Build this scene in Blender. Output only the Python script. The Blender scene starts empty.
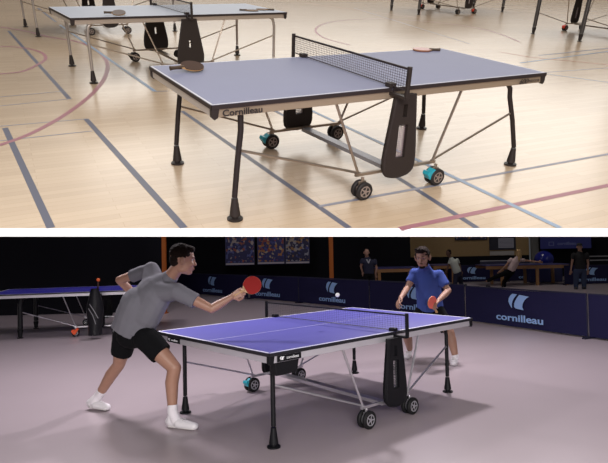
import bpy, bmesh, math, random
import numpy as np
from mathutils import Vector, Matrix, noise
random.seed(7)
R = math.radians
scn = bpy.context.scene
COL = scn.collection
PI = math.pi

# ------------------------------------------------------------------ camera frames
F, CX, CY = 570.0, 304.0, 231.5
HL, PL, RL = 1.498, R(1.72), R(-1.17)      # dark hall: eye height, pitch, roll
HU, PU, RU = 1.612, R(-26.53), R(2.24)     # bright hall, in its own (tilted) frame

def cam_matrix(h, p, r):
    c, s, cr, sr = math.cos(p), math.sin(p), math.cos(r), math.sin(r)
    X = Vector((cr, -sr*s, sr*c)); U = Vector((-sr, -cr*s, cr*c)); Fw = Vector((0, c, s))
    m = Matrix((X, U, -Fw)).transposed().to_4x4()
    m.translation = Vector((0, 0, h))
    return m
CL, CU = cam_matrix(HL, PL, RL), cam_matrix(HU, PU, RU)
MU = CL @ CU.inverted()                    # bright hall frame -> world

def ray(px, py, M):
    return (M.to_3x3() @ Vector(((px-CX)/F, -(py-CY)/F, -1)))
def at(px, py, z=0.0, M=CL):
    o = M.translation; d = ray(px, py, M)
    return o + d*((z-o.z)/d.z)
def J(px, py, D):
    d = ray(px, py, CL)
    return CL.translation + d*(D/d.y)
def atU(px, py, z=0.0):
    return at(px, py, z, CU)

# ------------------------------------------------------------------ materials
MATS = {}
def mat(name, col, rough=.5, metal=0, var=.0, scale=8, bump=0, bscale=60, spec=.5, coat=0, emit=0, sheen=0):
    if name in MATS: return MATS[name]
    m = bpy.data.materials.new(name); m.use_nodes = True
    nt = m.node_tree; b = nt.nodes['Principled BSDF']
    b.inputs['Base Color'].default_value = (*col, 1)
    b.inputs['Roughness'].default_value = rough
    b.inputs['Metallic'].default_value = metal
    b.inputs['Specular IOR Level'].default_value = spec
    b.inputs['Coat Weight'].default_value = coat
    b.inputs['Sheen Weight'].default_value = sheen
    if emit:
        b.inputs['Emission Color'].default_value = (*col, 1); b.inputs['Emission Strength'].default_value = emit
    tc = nt.nodes.new('ShaderNodeTexCoord')
    n = nt.nodes.new('ShaderNodeTexNoise'); n.inputs['Scale'].default_value = scale; n.inputs['Detail'].default_value = 4
    nt.links.new(tc.outputs['Object'], n.inputs['Vector'])
    if var:
        mx = nt.nodes.new('ShaderNodeMix'); mx.data_type = 'RGBA'
        mx.inputs[6].default_value = (*[max(0, c*(1-var)) for c in col], 1)
        mx.inputs[7].default_value = (*[min(1, c*(1+var)) for c in col], 1)
        nt.links.new(n.outputs['Fac'], mx.inputs[0]); nt.links.new(mx.outputs[2], b.inputs['Base Color'])
    if bump:
        n2 = nt.nodes.new('ShaderNodeTexNoise'); n2.inputs['Scale'].default_value = bscale; n2.inputs['Detail'].default_value = 3
        nt.links.new(tc.outputs['Object'], n2.inputs['Vector'])
        bp = nt.nodes.new('ShaderNodeBump'); bp.inputs['Strength'].default_value = bump; bp.inputs['Distance'].default_value = .01
        nt.links.new(n2.outputs['Fac'], bp.inputs['Height']); nt.links.new(bp.outputs['Normal'], b.inputs['Normal'])
    MATS[name] = m
    return m

def wood_floor():
    m = bpy.data.materials.new('sports_parquet'); m.use_nodes = True
    nt = m.node_tree; b = nt.nodes['Principled BSDF']; L = nt.links.new
    tc = nt.nodes.new('ShaderNodeTexCoord')
    mp = nt.nodes.new('ShaderNodeMapping'); mp.inputs['Rotation'].default_value[2] = R(-27)
    L(tc.outputs['Object'], mp.inputs['Vector'])
    br = nt.nodes.new('ShaderNodeTexBrick')
    br.inputs['Color1'].default_value = (.53, .395, .27, 1); br.inputs['Color2'].default_value = (.60, .455, .315, 1)
    br.inputs['Mortar'].default_value = (.42, .29, .18, 1)
    br.inputs['Scale'].default_value = 1; br.inputs['Mortar Size'].default_value = .0012
    br.inputs['Brick Width'].default_value = .9; br.inputs['Row Height'].default_value = .07
    L(mp.outputs['Vector'], br.inputs['Vector'])
    nz = nt.nodes.new('ShaderNodeTexNoise'); nz.inputs['Scale'].default_value = .8; nz.inputs['Detail'].default_value = 5
    L(tc.outputs['Object'], nz.inputs['Vector'])
    rp = nt.nodes.new('ShaderNodeMapRange'); rp.inputs['To Min'].default_value = .88; rp.inputs['To Max'].default_value = 1.12
    L(nz.outputs['Fac'], rp.inputs['Value'])
    ml = nt.nodes.new('ShaderNodeVectorMath'); ml.operation = 'SCALE'
    L(br.outputs['Color'], ml.inputs[0]); L(rp.outputs['Result'], ml.inputs['Scale'])
    L(ml.outputs['Vector'], b.inputs['Base Color'])
    b.inputs['Roughness'].default_value = .27
    b.inputs['Specular IOR Level'].default_value = .6
    b.inputs['Coat Weight'].default_value = .55; b.inputs['Coat Roughness'].default_value = .22
    n3 = nt.nodes.new('ShaderNodeTexNoise'); n3.inputs['Scale'].default_value = 14
    L(tc.outputs['Object'], n3.inputs['Vector'])
    bp = nt.nodes.new('ShaderNodeBump'); bp.inputs['Strength'].default_value = .12; bp.inputs['Distance'].default_value = .004
    L(n3.outputs['Fac'], bp.inputs['Height']); L(bp.outputs['Normal'], b.inputs['Normal'])
    return m

# ------------------------------------------------------------------ object helpers
def link(name, me, parent=None, M=None):
    o = bpy.data.objects.new(name, me); COL.objects.link(o)
    if parent is not None: o.parent = parent
    if M is not None:
        if parent is None: o.matrix_world = M
        else: o.matrix_local = M
    return o
def tag(o, label=None, cat=None, group=None, kind=None):
    if label: o['label'] = label
    if cat: o['category'] = cat
    if group: o['group'] = group
    if kind: o['kind'] = kind
    return o
def empty(name, M, label, cat, group=None):
    o = bpy.data.objects.new(name, None); COL.objects.link(o); o.matrix_world = M
    o.empty_display_size = .1
    return tag(o, label, cat, group)

class MB:
    def __init__(s): s.bm = bmesh.new(); s.mi = 0
    def face(s, vs):
        try:
            f = s.bm.faces.new(vs); f.material_index = s.mi; return f
        except ValueError: return None
    def box(s, a, b, M=None):
        (x0, y0, z0), (x1, y1, z1) = a, b
        P = [Vector(p) for p in ((x0,y0,z0),(x1,y0,z0),(x1,y1,z0),(x0,y1,z0),(x0,y0,z1),(x1,y0,z1),(x1,y1,z1),(x0,y1,z1))]
        if M is not None: P = [M @ p for p in P]
        v = [s.bm.verts.new(p) for p in P]
        for q in ((3,2,1,0),(4,5,6,7),(0,1,5,4),(1,2,6,5),(2,3,7,6),(3,0,4,7)): s.face([v[i] for i in q])
        return s
    def quad(s, pts):
        s.face([s.bm.verts.new(Vector(p)) for p in pts]); return s
    def tube(s, pts, r, n=10, cap=True):
        pts = [Vector(p) for p in pts]; k = len(pts)
        rs = r if isinstance(r, (list, tuple)) else [r]*k
        prev = None; rings = []
        for i, p in enumerate(pts):
            t = (pts[min(i+1, k-1)] - pts[max(i-1, 0)]).normalized()
            if prev is None:
                a = Vector((0,0,1)) if abs(t.z) < .9 else Vector((1,0,0))
                x = t.cross(a).normalized()
            else:
                x = (prev - t*prev.dot(t)).normalized()
            prev = x; y = t.cross(x)
            rings.append([s.bm.verts.new(p + (x*math.cos(2*PI*j/n) + y*math.sin(2*PI*j/n))*rs[i]) for j in range(n)])
        for a, b in zip(rings, rings[1:]):
            for j in range(n): s.face([a[j], a[(j+1)%n], b[(j+1)%n], b[j]])
        if cap: s.face(rings[0][::-1]); s.face(rings[-1])
        return s
    def bar(s, p, q, w, h):      # rectangular bar p->q
        p, q = Vector(p), Vector(q); t = (q-p).normalized()
        up = Vector((0,0,1)) if abs(t.z) < .95 else Vector((1,0,0))
        x = t.cross(up).normalized(); y = x.cross(t)
        a = [s.bm.verts.new(c + x*i*w/2 + y*j*h/2) for c in (p, q) for i, j in ((-1,-1),(1,-1),(1,1),(-1,1))]
        for f in ((3,2,1,0),(4,5,6,7),(0,1,5,4),(1,2,6,5),(2,3,7,6),(3,0,4,7)): s.face([a[i] for i in f])
        return s
    def lathe(s, prof, axis='z', c=(0,0,0), n=24):
        c = Vector(c); rings = []
        for r, h in prof:
            ring = []
            for j in range(n):
                a, b = r*math.cos(2*PI*j/n), r*math.sin(2*PI*j/n)
                p = (a, b, h) if axis == 'z' else (a, h, b) if axis == 'y' else (h, a, b)
                ring.append(s.bm.verts.new(c + Vector(p)))
            rings.append(ring)
        for a, b in zip(rings, rings[1:]):
            for j in range(n): s.face([a[j], a[(j+1)%n], b[(j+1)%n], b[j]])
        s.face(rings[0][::-1]); s.face(rings[-1])
        return s
    def prism(s, poly, fn, d0, d1):   # poly 2D outline -> fn(u,v,d)
        a = [s.bm.verts.new(Vector(fn(u, v, d0))) for u, v in poly]
        b = [s.bm.verts.new(Vector(fn(u, v, d1))) for u, v in poly]
        n = len(poly)
        s.face(a[::-1]); s.face(b)
        for j in range(n): s.face([a[j], a[(j+1)%n], b[(j+1)%n], b[j]])
        return s
    def build(s, name, mats, parent=None, M=None, smooth=False, bevel=0):
        bmesh.ops.recalc_face_normals(s.bm, faces=s.bm.faces[:])
        me = bpy.data.meshes.new(name); s.bm.to_mesh(me); s.bm.free()
        for m in (mats if isinstance(mats, (list, tuple)) else [mats]): me.materials.append(m)
        if smooth:
            for p in me.polygons: p.use_smooth = True
            if hasattr(me, 'set_sharp_from_angle'): me.set_sharp_from_angle(angle=R(40))
        o = link(name, me, parent, M)
        if bevel:
            b = o.modifiers.new('soft', 'BEVEL'); b.width = bevel; b.segments = 2; b.limit_method = 'ANGLE'
        return o

def text(name, s, size, M, m, parent=None, extrude=.0008, bold=.0, sx=1.0, shear=0, label=None):
    cu = bpy.data.curves.new(name, 'FONT'); cu.body = s; cu.size = size; cu.extrude = extrude; cu.offset = bold
    cu.align_x = 'CENTER'; cu.align_y = 'CENTER'; cu.shear = shear; cu.resolution_u = 3
    t = bpy.data.objects.new(name, cu); COL.objects.link(t)
    dg = bpy.context.evaluated_depsgraph_get(); dg.update()
    me = bpy.data.meshes.new_from_object(t.evaluated_get(dg)); bpy.data.objects.remove(t); bpy.data.curves.remove(cu)
    for v in me.vertices: v.co.x *= sx
    me.materials.clear(); me.materials.append(m)
    o = link(name, me, parent, M)
    if label: o['label'] = label
    return o

def axes(origin, x, y, z):
    m = Matrix((Vector(x), Vector(y), Vector(z))).transposed().to_4x4(); m.translation = Vector(origin); return m

# ------------------------------------------------------------------ table
W1 = dict(
  top=mat('slate_blue_tabletop', (.185, .195, .30), .5, var=.05, scale=3, spec=.25),
  line=mat('off_white_paint_line', (.55, .55, .6), .5),
  edge=mat('dark_brown_edge', (.028, .02, .02), .5, spec=.3),
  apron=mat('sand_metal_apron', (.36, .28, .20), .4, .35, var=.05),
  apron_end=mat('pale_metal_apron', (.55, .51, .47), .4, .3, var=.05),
  plastic=mat('brown_black_plastic', (.026, .019, .017), .5, spec=.3, bump=.15, bscale=200),
  leg=mat('brown_black_leg', (.022, .016, .015), .42, spec=.3),
  rod=mat('bronze_grey_steel', (.36, .29, .23), .3, .75),
  tyre=mat('dark_tyre', (.018, .015, .015), .6, spec=.3),
  hub=mat('grey_brown_hub', (.30, .24, .21), .4, .3),
  brake=mat('turquoise_brake', (.02, .33, .42), .4),
  net=mat('net_cord_brown', (.05, .04, .045), .7))
W1['mesh'] = mat('mauve_ball_net', (.24, .18, .19), .6)
W2 = dict(W1, mesh=mat('black_ball_net', (.02, .02, .024), .6), top=mat('blue_violet_tabletop', (.105, .10, .40), .42, var=.06, scale=3, spec=.35),
  line=mat('white_line_cool', (.75, .75, .85), .5),
  edge=mat('black_edge', (.01, .01, .014), .4),
  apron=mat('silver_apron', (.62, .60, .65), .35, .45, var=.06), apron_end=mat('silver_apron_end', (.60, .58, .63), .35, .45, var=.06),
  plastic=mat('black_plastic', (.006, .006, .008), .5, spec=.22), leg=mat('black_leg', (.006, .006, .008), .4, spec=.25),
  rod=mat('silver_rod', (.60, .58, .62), .28, .8), tyre=mat('black_tyre', (.008, .008, .009), .6, spec=.25),
  hub=mat('silver_hub', (.42, .41, .45), .35, .5), net=mat('net_cord_black', (.015, .015, .02), .7))
W3 = dict(W1, top=mat('pale_blue_grey_tabletop', (.33, .36, .44), .5, var=.04, scale=3),
  leg=mat('silver_grey_leg', (.42, .38, .35), .35, .6), apron=mat('grey_sand_apron', (.45, .38, .32), .4, .4),
  brake=W1['tyre'])
W4 = dict(W1, brake=mat('red_brake', (.75, .05, .02), .4), leg=mat('charcoal_leg', (.05, .045, .045), .4))
W5 = dict(W2, brake=mat('orange_brake', (.9, .09, .01), .4), top=mat('deep_blue_tabletop', (.035, .03, .36), .42),
          rod=W2['rod'])
silver_strip = mat('silver_strip', (.6, .58, .55), .3, .7)
white_ink = mat('white_ink', (.75, .75, .78), .5)
black_ink = mat('black_ink', (.02, .015, .015), .5)
plate_black = mat('black_plate', (.006, .006, .008), .4, spec=.25)

EMB1 = [(-.62,.98),(-.86,.78),(-1.03,.48),(-1.08,.18),(-.98,-.12),(-.80,-.42),(-.72,-.50),(-.72,-.12),(-.63,.22),(-.45,.55),(-.12,.96)]
EMB2 = [(.12,.92),(-.12,.62),(-.33,.28),(-.45,-.02),(-.46,-.36),(-.30,-.52),(.52,-.62),(.40,-.30),(.45,.02),(.62,.36),(.86,.62),(1.12,.80)]
def emblem(name, size, M, m, parent=None):
    b = MB()
    for P in (EMB1, EMB2): b.prism([(u*size*1.18, v*size) for u, v in P], lambda u, v, d: (u, v, d), -.0008, .0008)
    return b.build(name, m, parent, M)

def table(name, label, cat, M, S, group=None, lx=1.2, ly=.62, ov=.15, L=1.37, W=.7625, H=.76, n=0.0, fat=False, legdx=None,
          net=True, marks=None, plates=False,
          bend=(1, 1), xn=(0, 0), wxs=(.34, .34), yout=.0, pdx=0, bot=.15, wr=.067, flare=(.078, .055), slots=True, centre=True):
    root = empty(name, M, label, cat, group)
    Y = W
    # two halves of the top
    for sx in (-1, 1):
        x0, x1 = (-L, n-.004) if sx < 0 else (n+.004, L)
        b = MB(); b.box((x0, -W, H-.020), (x1, W, H))
        b.mi = 1; t = .0007; w = .020 if S in (W2, W5) else .013; xe0, xe1 = (x0, x0+w) if sx < 0 else (x1-w, x1)
        for q in (((xe0, -W, H), (xe1, W, H+t)), ((x0, -W, H), (x1, -W+w, H+t)), ((x0, W-w, H), (x1, W, H+t)), ((x0, -.0018, H), (x1, .0018, H+t)))[:4 if centre else 3]: b.box(*q)
        b.mi = 2; e = .006
        b.box((x0-e if sx < 0 else x0, -W-e, H-.026), (x1 if sx < 0 else x1+e, -W, H-.0015)); b.box((x0, W, H-.026), (x1, W+e, H-.0015))
        if sx < 0: b.box((x0-e, -W-e, H-.026), (x0, W+e, H-.0015))
        else: b.box((x1, -W-e, H-.026), (x1+e, W+e, H-.0015))
        b.build('tabletop', [S['top'], S['line'], S['edge']], root)
    ah = .052
    for sy in (-1, 1):
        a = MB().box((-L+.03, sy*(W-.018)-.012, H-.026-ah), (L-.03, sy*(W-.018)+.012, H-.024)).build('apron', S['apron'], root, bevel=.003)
        if sy < 0 and marks:
            for (s_, xx, sz, sh) in marks:
                text('lettering', s_, sz, axes((xx, -W+.018-.0135-.018, H-.052), (1,0,0), (0,0,1), (0,-1,0)) @ Matrix.Translation((0,0,0)), black_ink, a, bold=.0012 if sz > .04 else .0003, sx=1.15, shear=sh)
    for sx in (-1, 1):
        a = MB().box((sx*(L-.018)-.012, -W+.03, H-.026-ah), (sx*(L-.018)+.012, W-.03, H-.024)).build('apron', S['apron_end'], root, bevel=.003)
        if plates and sx < 0:
            p = MB().box((-L+.003, W-.42, H-.073), (-L+.0055, W-.20, H-.030)).build('name_plate', plate_black, a)
            emblem('logo_mark', .014, axes((-L+.0015, W-.235, H-.052), (0,-1,0), (0,0,1), (-1,0,0)), white_ink, p)
            text('lettering', 'cornilleau', .028, axes((-L+.0015, W-.325, H-.052), (0,-1,0), (0,0,1), (-1,0,0)), white_ink, p, sx=1.0)
    for sx in (-1, 1):
        for sy in (-1, 1):
            cx_, cy_ = sx*(L-.02), sy*(W-.02)
            c = MB()
            c.prism([(0, 0), (.050, 0), (.040, -.055), (.018, -.068), (0, -.050)], lambda u, v, d: (sx*(L+.003)-sx*u, sy*(W+.003)-sy*d, H-.024+v), -.001, .035)
            c.build('corner_cap', S['plastic'], root, bevel=.004)
    if plates:
        p = MB().box((-L+.07, -W-.004, H-.073), (-L+.30, -W+.0, H-.028)).build('name_plate', plate_black, root)
        emblem('logo_mark', .017, axes((-L+.115, -W-.005, H-.052), (1,0,0), (0,0,1), (0,-1,0)), white_ink, p)
        text('lettering', 'cornilleau', .032, axes((-L+.215, -W-.0055, H-.050), (1,0,0), (0,0,1), (0,-1,0)), white_ink, p, sx=.95)
        box2 = MB().prism([(0,0),(.24,0),(.22,-.10),(.02,-.10)], lambda u, v, d: (-L+.06+u, -W+.02+d, H-.078+v), 0, .06).build('folding_latch_box', S['plastic'], root, bevel=.006)
    # legs
    legdx = legdx or {}
    rl = .044 if fat else .019
    for sx in (-1, 1):
        for sy in (-1, 1):
            tx = sx*lx + legdx.get((sx, sy), 0)
            y = sy*ly; x = sx*lx
            zt = H-.06
            bd = bend[0 if sx < 0 else 1]
            pts = [(tx-sx*.10*bd, y, zt+.001), (tx-sx*.05*bd, y, zt-.012), (tx-sx*.015*bd, y, zt-.05), (tx, y, zt-.12), (tx+(x-tx)*.5, y, .40), (x, y, .16)]
            b = MB(); b.tube(pts, rl, 14)
            if fat:
                b.mi = 1; b.tube([(p[0]-.026, p[1]-.022, p[2]) for p in pts[3:]], .010, 8); b.mi = 0
            lg = b.build('leg', [S['leg'], silver_strip], root, smooth=True)
            f = MB().lathe([(rl+.002, .15), (rl+.004, .13), (.034, .05), (.036, .03), (.022, .026), (.022, .014), (.052, .012), (.052, .002), (.045, 0)][::-1], 'z', (x, y, 0), 24)
            f.build('foot', S['plastic'], lg, smooth=True)
    # wheels, dual
    XC = lambda sy: -.04+(n+.04)*.3 + xn[0 if sy < 0 else 1]
    WX = lambda sy: wxs[0 if sy < 0 else 1]
    for sx in (-1, 1):
        for sy in (-1, 1):
            X, Yc = XC(sy)+sx*WX(sy), sy*(W+yout)
            cst = MB()
            cst.tube([(X, Yc, wr+.01), (X, Yc, .165)], .012, 10)
            cst.box((X-.03, Yc-.008, .06), (X+.03, Yc+.008, .135))
            c = cst.build('caster', S['rod'], root, bevel=.002)
            for k in (-1, 1):
                yk = Yc + k*.03
                t = MB().lathe([(wr*.62, -.017), (wr*.9, -.017), (wr, -.010), (wr, .010), (wr*.9, .017), (wr*.62, .017)], 'y', (X, yk, wr), 28)
                t.build('tyre', S['tyre'], c, smooth=True)
                h = MB(); h.lathe([(wr*.2, -.019), (wr*.2, .019)], 'y', (X, yk, wr), 12)
                for q in range(5):
                    a = q*2*PI/5
                    h.bar((X, yk, wr), (X+math.cos(a)*wr*.66, yk, wr+math.sin(a)*wr*.66), .036, .010)
                h.lathe([(wr*.66, -.0165), (wr*.55, -.0185), (wr*.5, -.0165), (wr*.5, .0165), (wr*.55, .0185), (wr*.66, .0165)], 'y', (X, yk, wr), 24)
                h.build('hub', S['hub'], c)
            if ((sx, sy) == (-1, 1)) or ((sx, sy) == (1, -1) and S is not W2) or S is W5 or S is W4:
                if S is W5 and (sx, sy) != (-1, -1): continue
                if S is W4 and (sx, sy) not in ((1,-1), (-1,1)): continue
                br = MB(); br.prism([(-.070,-.01),(-.095,.03),(-.085,.055),(-.055,.045),(-.030,.068),(-.012,.055),(-.03,.02),(-.045,-.01)], lambda u, v, d: (X+u*1.05+(.05 if S is W5 else 0), Yc+d, wr+v) if S is not W5 else (X+.07+u*1.5, Yc+d, wr-.01+v*1.35), -.038 - (.03 if S is W5 else 0), .03)
                br.build('brake_lever', S['brake'], c, bevel=.004)
    # axle rails, braces, stretchers
    for sy in (-1, 1):
        ys = sy*(W-.03); xc = XC(sy); wx = WX(sy)
        MB().bar((xc-wx-.03, ys, .165), (xc+wx+.03, ys, .165), .022, .022).build('axle_rail', S['rod'], root)
        for sx in (-1, 1):
            MB().tube([(xc+sx*wx, ys, .16), (xc+sx*(wx+.22), sy*(W-.05), H-.075)], .010, 8).build('brace', S['rod'], root, smooth=True)
            MB().tube([(xc+sx*(wx-.01), ys+.0, .175), (sx*lx+legdx.get((sx, sy), 0)*.6, sy*ly, .47)], .009, 8).build('stretcher', S['rod'], root, smooth=True)
    MB().bar((XC(-1)-.02, -W+.03, .15), (XC(1)-.02, W-.03, .15), .075, .03).build('cross_beam', S['rod'] if S is not W1 else mat('grey_beam', (.33, .33, .36), .4, .4), root)
    for sx in (-1, 1):
        MB().bar((n+sx*.10, -W+.02, H-.06), (n+sx*.10, W-.02, H-.06), .04, .03).build('cross_rail', S['rod'], root)
    # side panels with two slots
    for sy in (-1, 1):
        yo = sy*(W+.035); top = H-.045; pn_ = n + (pdx if sy < 0 else 0)
        def wd(z):
            t = (top-z)/(top-bot); return flare[0] + flare[1]*min(1, t/.75)
        outl = [(-wd(top), top), (wd(top), top)]
        for k in range(1, 9):
            z = top-(top-bot)*k/8*.88; outl.append((wd(z), z))
        for k in range(1, 8):
            a = k/8*PI; outl.append((math.cos(a)*wd(bot+.07), bot+.075-math.sin(a)*.075))
        outl += [(-u, z) for u, z in outl[2:10]][::-1]
        b = MB()
        h0, h1 = (H-.20, H-.11) if slots else (H-.40, H-.31)
        fn = lambda u, v, d: (pn_+u, yo+sy*d, v)
        # panel as strips left and right of the slots, plus fillings between them
        zs = sorted({top, bot+.13, bot+.37, h0, h1} | {top-(top-bot)*k/8*.88 for k in range(9)}, reverse=True)
        for z1, z0 in zip(zs, zs[1:]):
            zm = (z0+z1)/2; hole = None
            if h0 < zm < h1: hole = .018
            if slots and bot+.13 < zm < bot+.37: hole = .040
            if hole:
                for q in (-1, 1): b.prism([(q*hole, z1), (q*wd(z1), z1), (q*wd(z0), z0), (q*hole, z0)], fn, -.022, .022)
            else: b.prism([(-wd(z1), z1), (wd(z1), z1), (wd(z0), z0), (-wd(z0), z0)], fn, -.022, .022)
        zl = zs[-1]
        b.prism([(-wd(zl), zl), (wd(zl), zl)] + [(math.cos(k/10*PI)*wd(zl)*(1 if k in (0,10) else .98), zl-math.sin(k/10*PI)**.7*.085) for k in range(0, 11)], fn, -.022, .022)
        # raised rim
        rim = [(wd(top), top)] + [(wd(z), z) for z in [top-(top-bot)*k/8*.88 for k in range(1, 9)]]
        rim += [(math.cos(k/10*PI)*wd(zl), zl-math.sin(k/10*PI)**.7*.085) for k in range(1, 10)]
        rim += [(-u, z) for u, z in rim[:9]][::-1]
        b.tube([fn(u, v, .012) for u, v in rim], .013, 8)
        pn = b.build('side_panel', S['plastic'], root, smooth=True)
        g = MB()
        for k in range(8): g.tube([fn(-.045+.09*k/7, bot+.13, -.006), fn(-.045+.09*k/7, bot+.37, -.006)], .0030, 4, False)
        for k in range(18): g.tube([fn(-.046, bot+.13+.24*k/17, -.006), fn(.046, bot+.13+.24*k/17, -.006)], .0030, 4, False)
        if slots: g.build('ball_net', S['mesh'], pn)
        else: g.bm.free()
    if net:
        yo = W+ov; z0, z1 = H+.004, H+.155
        b = MB(); m_ = 64; hz = 8
        nr = .0008 if S is W2 else .0015
        for i in range(m_+1):
            y = -yo + 2*yo*i/m_
            b.tube([(n, y, z0+.008), (n, y, z1-.004)], nr, 3, False)
        for k in range(hz):
            z = z0+.01+(z1-z0-.016)*k/hz
            b.tube([(n, -yo, z), (n, yo, z)], nr, 3, False)
        nt_ = b.build('net', S['net'], root)
        MB().box((n-.006, -yo, z1-.012), (n+.006, yo, z1+.002)).build('top_tape', S['edge'], nt_)
        MB().tube([(n, -yo, z0+.006), (n, yo, z0+.006)], .003, 6).build('bottom_cord', S['edge'], nt_)
        for sy in (-1, 1):
            p = MB(); p.box((n-.013, sy*yo-.013, H-.045), (n+.013, sy*yo+.013, z1+.012))
            p.box((n-.028, sy*(W-.02)-.03, H+.001), (n+.028, sy*(W-.02)+.03, H+.03))
            p.box((n-.018, min(sy*(W-.03), sy*yo), H-.05), (n+.018, max(sy*(W-.03), sy*yo), H-.028))
            p.build('net_post', S['plastic'], nt_, bevel=.004)
    return root

# ------------------------------------------------------------------ table tennis bat
bat_red = mat('red_rubber', (.25, .010, .008), .7, spec=.2); bat_black = mat('black_rubber', (.025, .02, .02), .6)
bat_wood = mat('bat_wood', (.42, .24, .10), .5, var=.2, scale=60)
handle_dark = mat('bat_handle', (.06, .035, .02), .5)
def bat(label, M, front, back, handle=bat_wood, rad=.076, group=None):
    """blade in local XY, handle towards -X, face normal +Z"""
    root = empty('table_tennis_bat', M, label, 'bat', group)
    outl = [(math.cos(a)*rad*1.03, math.sin(a)*rad) for a in [R(-152+304*k/28) for k in range(29)]] + [(-rad*1.12, .014), (-rad*1.12, -.014)]
    MB().prism(outl, lambda u, v, d: (u, v, d), -.003, .003).build('blade', bat_wood, root)
    cir = [(math.cos(a)*rad*1.02, math.sin(a)*rad*.99) for a in [R(-148+296*k/28) for k in range(29)]]
    MB().prism(cir, lambda u, v, d: (u, v, d), .003, .0065).build('rubber_sheet', front, root)
    MB().prism(cir, lambda u, v, d: (u, v, d), -.0065, -.003).build('rubber_sheet', back, root)
    h = MB()
    h.lathe([(.0125, -.07), (.0145, -.09), (.0125, -.13), (.014, -.165), (.0165, -.175)][::-1], 'x', (0, 0, 0), 14)
    h.build('handle', handle, root, smooth=True)
    return root

# ================================================================== BRIGHT HALL (upper, tilted floor)
def edgepts(py, xs=(-760, 1370)): return [atU(x, py) for x in xs]
e0, e1 = edgepts(228.4)
far = 34.0
wood = wood_floor()
lineD = mat('grey_blue_court_line', (.10, .105, .15), .4); lineB = mat('light_blue_court_line', (.25, .33, .45), .4)
lineM = mat('magenta_court_line', (.34, .14, .17), .4); lineR = mat('rust_court_line', (.50, .22, .14), .4); lineT = mat('thin_grey_court_line', (.24, .24, .29), .4)
LM = [wood, lineD, lineB, lineM, lineR, lineT]
b = MB()
b.quad([e0, e1, (e1.x*2.2+6, far, 0), (e0.x*2.2-6, far, 0)])
def stripe(pix, w, mi, zoff):
    P = [atU(*p) for p in pix]; b.mi = mi
    if pix[-1][0] == 620: P[-1] = P[-1] + (P[-1]-P[-2]).normalized()*6      # court lines run on beyond the view
    if pix[0][0] < 0: P.insert(0, P[0] + (P[0]-P[1]).normalized()*4)
    Ls, Rs = [], []
    for i, p in enumerate(P):
        t = P[min(i+1, len(P)-1)] - P[max(i-1, 0)]; t.z = 0; t.normalize(); nn = Vector((-t.y, t.x, 0))
        Ls.append(p + nn*w/2 + Vector((0,0,zoff))); Rs.append(p - nn*w/2 + Vector((0,0,zoff)))
    for i in range(len(P)-1): b.quad([Ls[i], Rs[i], Rs[i+1], Ls[i+1]])
def spl(pts, k=6):
    out = []
    for i in range(len(pts)-1):
        p0, p1, p2, p3 = pts[max(i-1, 0)], pts[i], pts[i+1], pts[min(i+2, len(pts)-1)]
        for j in range(k):
            t = j/k
            out.append(tuple(.5*((2*p1[c]) + (-p0[c]+p2[c])*t + (2*p0[c]-5*p1[c]+4*p2[c]-p3[c])*t*t + (-p0[c]+3*p1[c]-3*p2[c]+p3[c])*t**3) for c in (0, 1)))
    return out + [pts[-1]]
stripe([(86, 119), (184, 228)], .05, 1, .0016)
stripe([(5, 128), (51, 228)], .05, 1, .0014)
stripe([(-20, 128), (86, 119)], .02, 5, .0012)
stripe([(-20, 143), (92.5, 131)], .02, 5, .0012)
stripe(spl([(-20, 150), (0, 145), (30, 134), (60, 118), (84, 101), (98, 87.5), (105.5, 76), (107.4, 64), (101, 54), (89, 46), (74, 41), (49, 37), (25, 31), (0, 27)]), .055, 3, .0018)
stripe(spl([(-10, 76), (0, 74), (22, 71.6), (37, 65), (45.5, 59), (42, 53), (29.6, 49), (15, 47), (0, 46.5)]), .05, 3, .0020)
stripe([(8.6, 31), (69.5, 99)], .05, 1, .0010)
stripe([(-10, 98), (65, 91)], .02, 5, .0012)
stripe([(-10, 107), (70, 99)], .02, 5, .0012)
stripe([(60, 25), (155, 91.5)], .05, 2, .0022)
stripe([(38, 8), (56, 22)], .05, 1, .0010)
stripe([(155, 91.5), (168, 91)], .03, 5, .0012)
stripe([(182, 111), (349, 228)], .045, 1, .0010)
stripe([(262, 104), (381, 167), (477, 228)], .045, 1, .0010)
stripe([(250, 82), (325, 117), (449, 175), (560, 228)], .045, 2, .0022)
stripe([(319, 206.5), (620, 152)], .035, 5, .0012)
stripe([(400, 229), (409, 227), (509, 206), (620, 183)], .05, 3, .0018)
stripe([(539, 55.5), (620, 47)], .05, 5, .0012)
stripe([(500, 52), (529, 57), (620, 66)], .04, 4, .0018)
stripe([(544, 72.5), (620, 67)], .03, 5, .0010)
stripe([(546, 74), (620, 84)], .03, 2, .0014)
stripe([(520, 63), (620, 50)], .04, 2, .0024)
stripe(spl([(350, 45), (327, 39), (316, 32), (319, 26), (335, 21.5), (365, 19), (400, 19.5), (450, 24), (490, 31), (520, 42)]), .04, 3, .0018)
stripe([(354, 8), (470, 44)], .03, 5, .0012)
stripe([(304, 3), (420, 18)], .03, 4, .0012)
b.build('floor_sports_hall', LM, None, MU)['kind'] = 'structure'

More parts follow.
